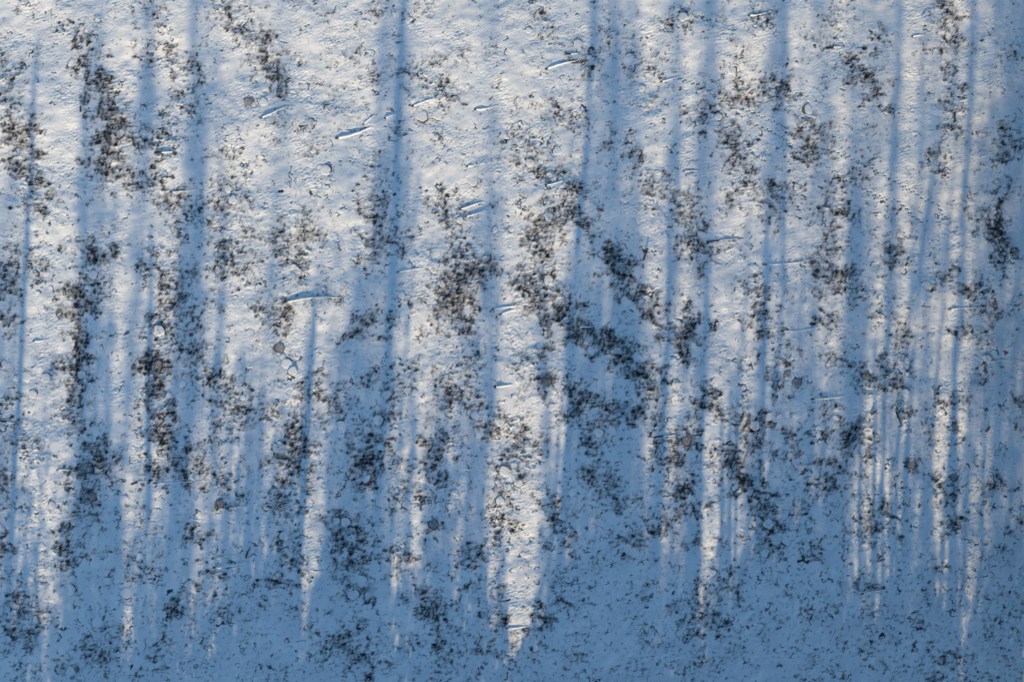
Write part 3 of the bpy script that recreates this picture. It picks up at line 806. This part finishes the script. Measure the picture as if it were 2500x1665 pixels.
T = []
T += [
 [(120,88,4,.8),(200,85,6,.95),(830,52,7,.97),(1250,30,8,.97),(1500,18,10,.95)],
 [(400,32,6,.5),(560,25,38,.7),(1000,5,33,.7),(1400,-15,40,.85)],
 [(180,207,6,.8),(260,206,9,.85),(530,200,12,.85),(700,225,38,.55),(1105,235,50,.75),(1300,245,60,.85),(1600,240,72,.95)],
 [(420,285,5,.5),(760,272,11,.7),(1105,262,18,.6)],
 [(560,368,4,.8),(770,366,6,.95),(1105,365,8,.97),(1285,358,8,.97),(1390,348,7,.97),(1500,333,6,.97),(1660,319,6,.97)],
 [(-160,366,16,.6),(100,358,22,.75),(300,352,24,.82),(420,345,22,.8),(640,336,18,.6)],
 [(-250,482,8,.8),(50,476,16,.85),(200,474,18,.75),(350,478,26,.8),(500,470,30,.85),(700,462,33,.85),(900,455,32,.85),(1105,440,27,.87),(1250,428,25,.87),(1350,420,22,.85),(1600,398,28,.9)],
 [(60,532,5,.4),(150,530,7,.6),(500,545,9,.5),(700,540,15,.8),(900,530,15,.7),(1120,521,14,.8),(1300,510,14,.75),(1500,500,18,.85)],
 [(700,770,3,.8),(790,765,7,.9),(1015,750,9,.97),(1140,743,10,.97),(1285,734,11,.97),(1390,728,11,.97),(1550,722,14,.97)],
 [(740,748,3,.4),(850,748,7,.6),(900,746,7,.4)],
 [(1130,712,5,.5),(1300,705,16,.8),(1500,700,25,.9)],
 [(-350,1005,4,.9),(0,985,8,.97),(200,975,9,.97),(460,969,10,.95),(700,958,10,.85)],
 [(-160,974,22,.5),(50,968,44,.72),(300,962,47,.76),(550,955,54,.78),(800,907,76,.75),(1000,890,85,.85),(1200,880,88,.9),(1400,870,85,.95)],
 [(900,1010,7,.6),(970,1008,15,.8),(1110,1002,14,.85),(1250,992,10,.85),(1450,985,16,.85)],
 [(960,1078,8,.4),(1105,1072,28,.75),(1250,1062,36,.85),(1450,1060,45,.9)],
 [(300,1026,4,.5),(450,1020,6,.6),(620,1010,7,.4)],
 [(480,1207,16,.4),(640,1203,29,.7),(780,1207,19,.8),(1000,1200,14,.75),(1105,1180,11,.8),(1280,1175,8,.75),(1450,1165,12,.85)],
 [(1240,1226,4,.5),(1330,1222,10,.7),(1470,1222,22,.9)],
 [(640,1318,8,.4),(800,1322,16,.6),(1000,1336,12,.85),(1150,1336,12,.85),(1250,1345,28,.85),(1400,1350,42,.92)],
 [(-120,1454,5,.9),(210,1440,8,.95),(390,1428,8,.95),(600,1408,9,.95),(800,1392,10,.95),(1000,1394,12,.95)],
 [(540,1432,16,.45),(650,1430,42,.7),(800,1432,46,.85),(1000,1440,54,.85),(1200,1440,62,.85),(1350,1440,65,.95)],
 [(480,1392,4,.6),(700,1386,5,.7),(800,1384,5,.5)],
 [(-300,1500,20,.25),(50,1500,55,.4),(160,1508,48,.25)],
 [(-60,1500,6,.6),(150,1496,9,.85),(500,1498,9,.85),(600,1510,12,.75),(750,1537,31,.85),(1000,1530,42,.85),(1300,1530,46,.85),(1420,1530,50,.95)],
 [(-60,1556,8,.4),(100,1552,13,.6),(300,1553,15,.75),(560,1555,14,.6),(690,1555,20,.7)],
 [(480,1634,4,.6),(700,1632,5,.85),(850,1630,7,.95),(1100,1615,7,.95),(1300,1606,7,.95)],
 [(250,1656,5,.3),(400,1652,9,.5),(560,1650,7,.3)],
 [(1230,1590,8,.5),(1400,1570,40,.9)],
 [(590,1729,4,.7),(800,1724,6,.95),(1000,1715,7,.95),(1200,1708,8,.95),(1370,1698,14,.95)],
 [(-120,1736,12,.5),(60,1730,16,.6),(150,1728,13,.5),(230,1722,6,.3)],
 [(860,1802,8,.4),(1000,1797,19,.75),(1060,1790,16,.6)],
 [(480,1827,6,.4),(600,1825,10,.7),(720,1822,8,.4)],
 [(980,1763,4,.8),(1400,1760,6,.95)], [(960,1783,4,.8),(1420,1780,6,.95)], [(1000,1801,4,.6),(1380,1794,4,.9)],
 [(-250,1922,7,.9),(0,1912,12,.87),(300,1913,11,.87),(530,1910,9,.85),(700,1912,9,.6)],
 [(-160,1890,16,.5),(100,1890,22,.65),(300,1885,22,.65),(560,1878,16,.5)],
 [(540,1871,5,.8),(950,1864,8,.95),(1105,1857,8,.95),(1320,1850,9,.95)],
 [(560,1932,12,.4),(620,1930,16,.55),(760,1930,12,.45)],
 [(760,1987,5,.4),(850,1985,10,.6),(1000,1975,13,.6),(1200,1975,20,.85)],
 [(1080,1905,16,.4),(1200,1900,42,.75),(1400,1900,50,.92)],
 [(-120,2086,7,.5),(80,2072,7,.6),(250,2072,7,.6),(400,2080,11,.6),(560,2092,24,.8),(800,2090,27,.85),(1000,2080,28,.85),(1100,2066,22,.8),(1300,2050,24,.9)],
 [(-220,2135,40,.4),(60,2130,58,.58),(200,2125,50,.45),(420,2110,40,.4),(700,2095,40,.5)],
 [(-120,2197,7,.8),(150,2190,11,.87),(500,2178,12,.87),(700,2172,14,.8),(900,2165,13,.7),(1060,2160,10,.45)],
 [(90,2256,5,.5),(250,2250,8,.75),(420,2245,8,.6)],
 [(390,2279,4,.9),(550,2262,8,.97),(660,2246,8,.97),(800,2236,8,.97),(940,2225,8,.97),(1105,2213,10,.97),(1350,2208,12,.97)],
 [(-150,2392,6,.9),(0,2380,8,.95),(210,2370,8,.95),(460,2357,9,.95),(560,2350,9,.9),(820,2340,10,.5)],
 [(40,2330,6,.3),(200,2330,9,.5),(370,2328,8,.4)],
 [(-300,2505,35,.8),(0,2490,40,.92),(300,2490,44,.95),(500,2495,52,.95),(800,2480,50,.92),(1000,2468,38,.92),(1300,2460,44,.95)],
 [(880,2265,8,.5),(1000,2266,12,.7),(1150,2265,15,.92),(1400,2262,18,.95)],
 [(800,2330,5,.5),(1000,2330,8,.8),(1200,2328,13,.95),(1420,2324,14,.95)],
 [(900,2101,4,.8),(1420,2099,6,.95)], [(850,2136,4,.8),(1420,2132,6,.95)], [(900,2157,3,.8),(1450,2154,5,.95)], [(950,2176,3,.7),(1450,2174,4,.95)], [(900,2190,3,.7),(1420,2189,4,.95)],
 [(900,2404,4,.7),(1300,2398,5,.9)], [(940,2366,3,.7),(1200,2362,4,.8),(1330,2355,4,.8)],
 [(1010,2020,16,.4),(1160,2022,40,.8),(1350,2020,45,.92)],
]
for x, tip in ((560, 1010), (586, 930), (612, 1060), (634, 980), (664, 1030), (690, 1120), (470, 1120), (455, 1180), (410, 1250), (610, 820)):
    T.append([(tip, x + 6, 3, .5), (tip + 140, x, 6, .75), (1420, x - 10, 10, .85)])
# loose young spruces: half shade over the lower part
T += [
 [(1000,240,20,.2),(1150,240,55,.4),(1400,235,70,.75)],
 [(1120,395,15,.3),(1250,390,30,.5),(1450,385,40,.85)],
 [(820,600,25,.2),(1000,610,70,.35),(1200,605,85,.5),(1400,600,90,.8)],
 [(1000,690,20,.3),(1200,690,35,.5),(1450,680,40,.85)],
 [(600,870,40,.25),(800,880,60,.4)],
 [(950,1120,30,.25),(1150,1120,70,.45),(1350,1110,85,.7)],
 [(900,1600,25,.2),(1100,1600,40,.35),(1300,1590,50,.8)],
 [(560,1545,30,.3),(700,1545,50,.5),(900,1540,50,.7)],
 [(1100,1690,20,.3),(1250,1680,40,.6),(1400,1670,45,.9)],
 [(900,1880,30,.25),(1050,1880,70,.45),(1250,1880,90,.7),(1400,1880,90,.92)],
 [(950,2000,30,.25),(1100,2000,60,.5),(1300,2000,70,.9)],
 [(1150,2120,30,.25),(1300,2150,60,.4),(1420,2160,70,.8)],
 [(1150,2250,30,.25),(1300,2250,40,.5),(1420,2250,50,.9)],
 [(760,1945,15,.3),(900,1945,22,.5)],
 [(300,2430,20,.3),(700,2425,25,.5),(1000,2425,22,.6),(1300,2420,30,.8)],
 [(1180,60,15,.3),(1300,60,35,.5),(1480,60,45,.85)],
 [(1250,1200,15,.2),(1400,1190,30,.5)],
 [(1530,1286,3,.8),(1575,1284,14,.92),(1640,1280,22,.95)], [(1560,1262,3,.8),(1600,1258,12,.92),(1660,1255,20,.95)],
 [(-220,1498,42,.5),(100,1495,58,.62),(400,1495,54,.6),(620,1500,50,.6)],
 [(-250,1740,26,.5),(100,1735,30,.65),(400,1728,28,.6),(700,1722,24,.6)],
 [(-250,1650,20,.3),(100,1648,24,.45),(450,1645,22,.5),(700,1640,18,.4)],
 [(-250,700,10,.2),(50,692,26,.3),(350,685,28,.32)],
 [(-200,245,18,.35),(100,240,28,.5),(400,236,28,.58),(700,232,28,.6)],
 [(-150,505,14,.4),(150,502,24,.55),(450,498,28,.6),(700,492,26,.6)],
 [(-100,1195,20,.2),(300,1195,34,.35),(520,1195,36,.45)],
 [(-200,2290,24,.4),(200,2285,30,.5),(600,2275,26,.45)],
 [(-250,2430,24,.5),(150,2425,34,.6),(600,2410,30,.6)],
 [(-200,2015,24,.3),(150,2010,36,.4),(600,2005,36,.45)],
 [(-100,1420,60,.1),(100,1440,110,.22),(500,1450,110,.3),(900,1480,110,.35)],
 [(-100,1700,80,.12),(200,1700,120,.25),(600,1700,120,.32),(1000,1700,110,.3),(1300,1690,110,.4)],
 [(-100,1960,80,.15),(200,1960,130,.28),(600,1960,130,.36),(1000,1950,120,.35)],
 [(-100,2200,80,.15),(200,2200,110,.28),(600,2190,110,.3),(1000,2190,110,.26),(1250,2190,100,.3)],
 [(-100,2400,60,.2),(300,2390,90,.35),(700,2380,80,.3),(1000,2370,60,.2)],
 [(300,880,70,.12),(600,870,110,.25),(900,870,130,.35)],
 [(800,650,70,.1),(950,640,110,.25),(1150,640,110,.38),(1400,630,110,.6)],
 [(400,430,70,.12),(700,430,90,.25),(1000,420,100,.35),(1300,410,100,.55)],
 [(600,240,50,.15),(900,235,70,.25),(1200,230,80,.45)],
 [(600,1130,60,.2),(900,1120,80,.35),(1200,1110,80,.5)],
 [(700,110,50,.1),(1000,105,70,.25),(1300,95,80,.4),(1500,90,80,.55)],
 [(1150,30,40,.2),(1350,20,60,.5),(1500,10,60,.8)],
 [(1280,160,30,.2),(1500,150,40,.45)], [(1300,330,30,.2),(1500,330,50,.6)], [(1300,760,40,.15),(1500,755,50,.5)],
]
for k, prof in enumerate(T):
    slim = max(a[2] for a in prof) <= 14
    make_tree(prof, (13 + k * 3.7 % 4) if slim else ((26 + k * 7.3 % 10) if prof[0][0] < 700 else (18 + k * 3.7 % 5)), leaf=.24)

TIPX = [-60, 0, 60, 105, 146, 190, 240, 290, 323, 360, 400, 440, 480, 520, 560, 600, 650, 700, 735, 770, 800, 850, 900, 950, 975, 1010, 1050, 1100, 1150, 1200, 1240, 1282, 1320, 1360, 1400, 1450, 1500, 1560, 1610, 1650, 1700, 1745, 1790, 1850, 1900, 1960, 2020, 2080, 2115, 2145, 2170, 2200, 2240, 2290, 2340, 2374, 2410, 2450, 2500, 2560]
TIPY = [1480, 1500, 1550, 1600, 1720, 1450, 1380, 1500, 1720, 1470, 1500, 1640, 1480, 1470, 1520, 1500, 1440, 1450, 1600, 1500, 1330, 1290, 1260, 1380, 1480, 1430, 1440, 1440, 1430, 1470, 1540, 1580, 1430, 1390, 1400, 1370, 1380, 1390, 1450, 1420, 1430, 1420, 1420, 1310, 1290, 1300, 1300, 1360, 1400, 1390, 1430, 1400, 1380, 1400, 1420, 1445, 1360, 1330, 1300, 1300]
for k in range(64):
    x = -70 + k * 42 + random.uniform(-10, 10)
    tip = float(np.interp(x, TIPX, TIPY)) + random.uniform(-95, -20)
    make_tree([(tip, x, 2, .7), (tip + 60, x - 3, 13, .8), (tip + 150, x - 8, 27, .94), (tip + 300, x - 18, 45, .97)], 11 + random.uniform(0, 3), leaf=.24)

for k in range(34):  # unseen spruces added right of the frame to block sky and darken that side
    X = 30 + random.uniform(0, 14); Y = -34 + k * 1.55 + random.uniform(-1, 1)
    Hh = random.uniform(15, 22)
    px, py = X / S + 1250, 0
    dist = -16.65 - Y
    prof = []
    for f, w in ((1.0, .05), (.85, .7), (.6, 1.5), (.35, 2.1), (.15, 2.3)):
        tt = Hh * f / TAN / HYP
        prof.append((832.5 - (Y + tt) / S, 1250 + (X + SLOPE * tt) / S, w / S, .9))
    make_tree(prof, dist, leaf=.5)
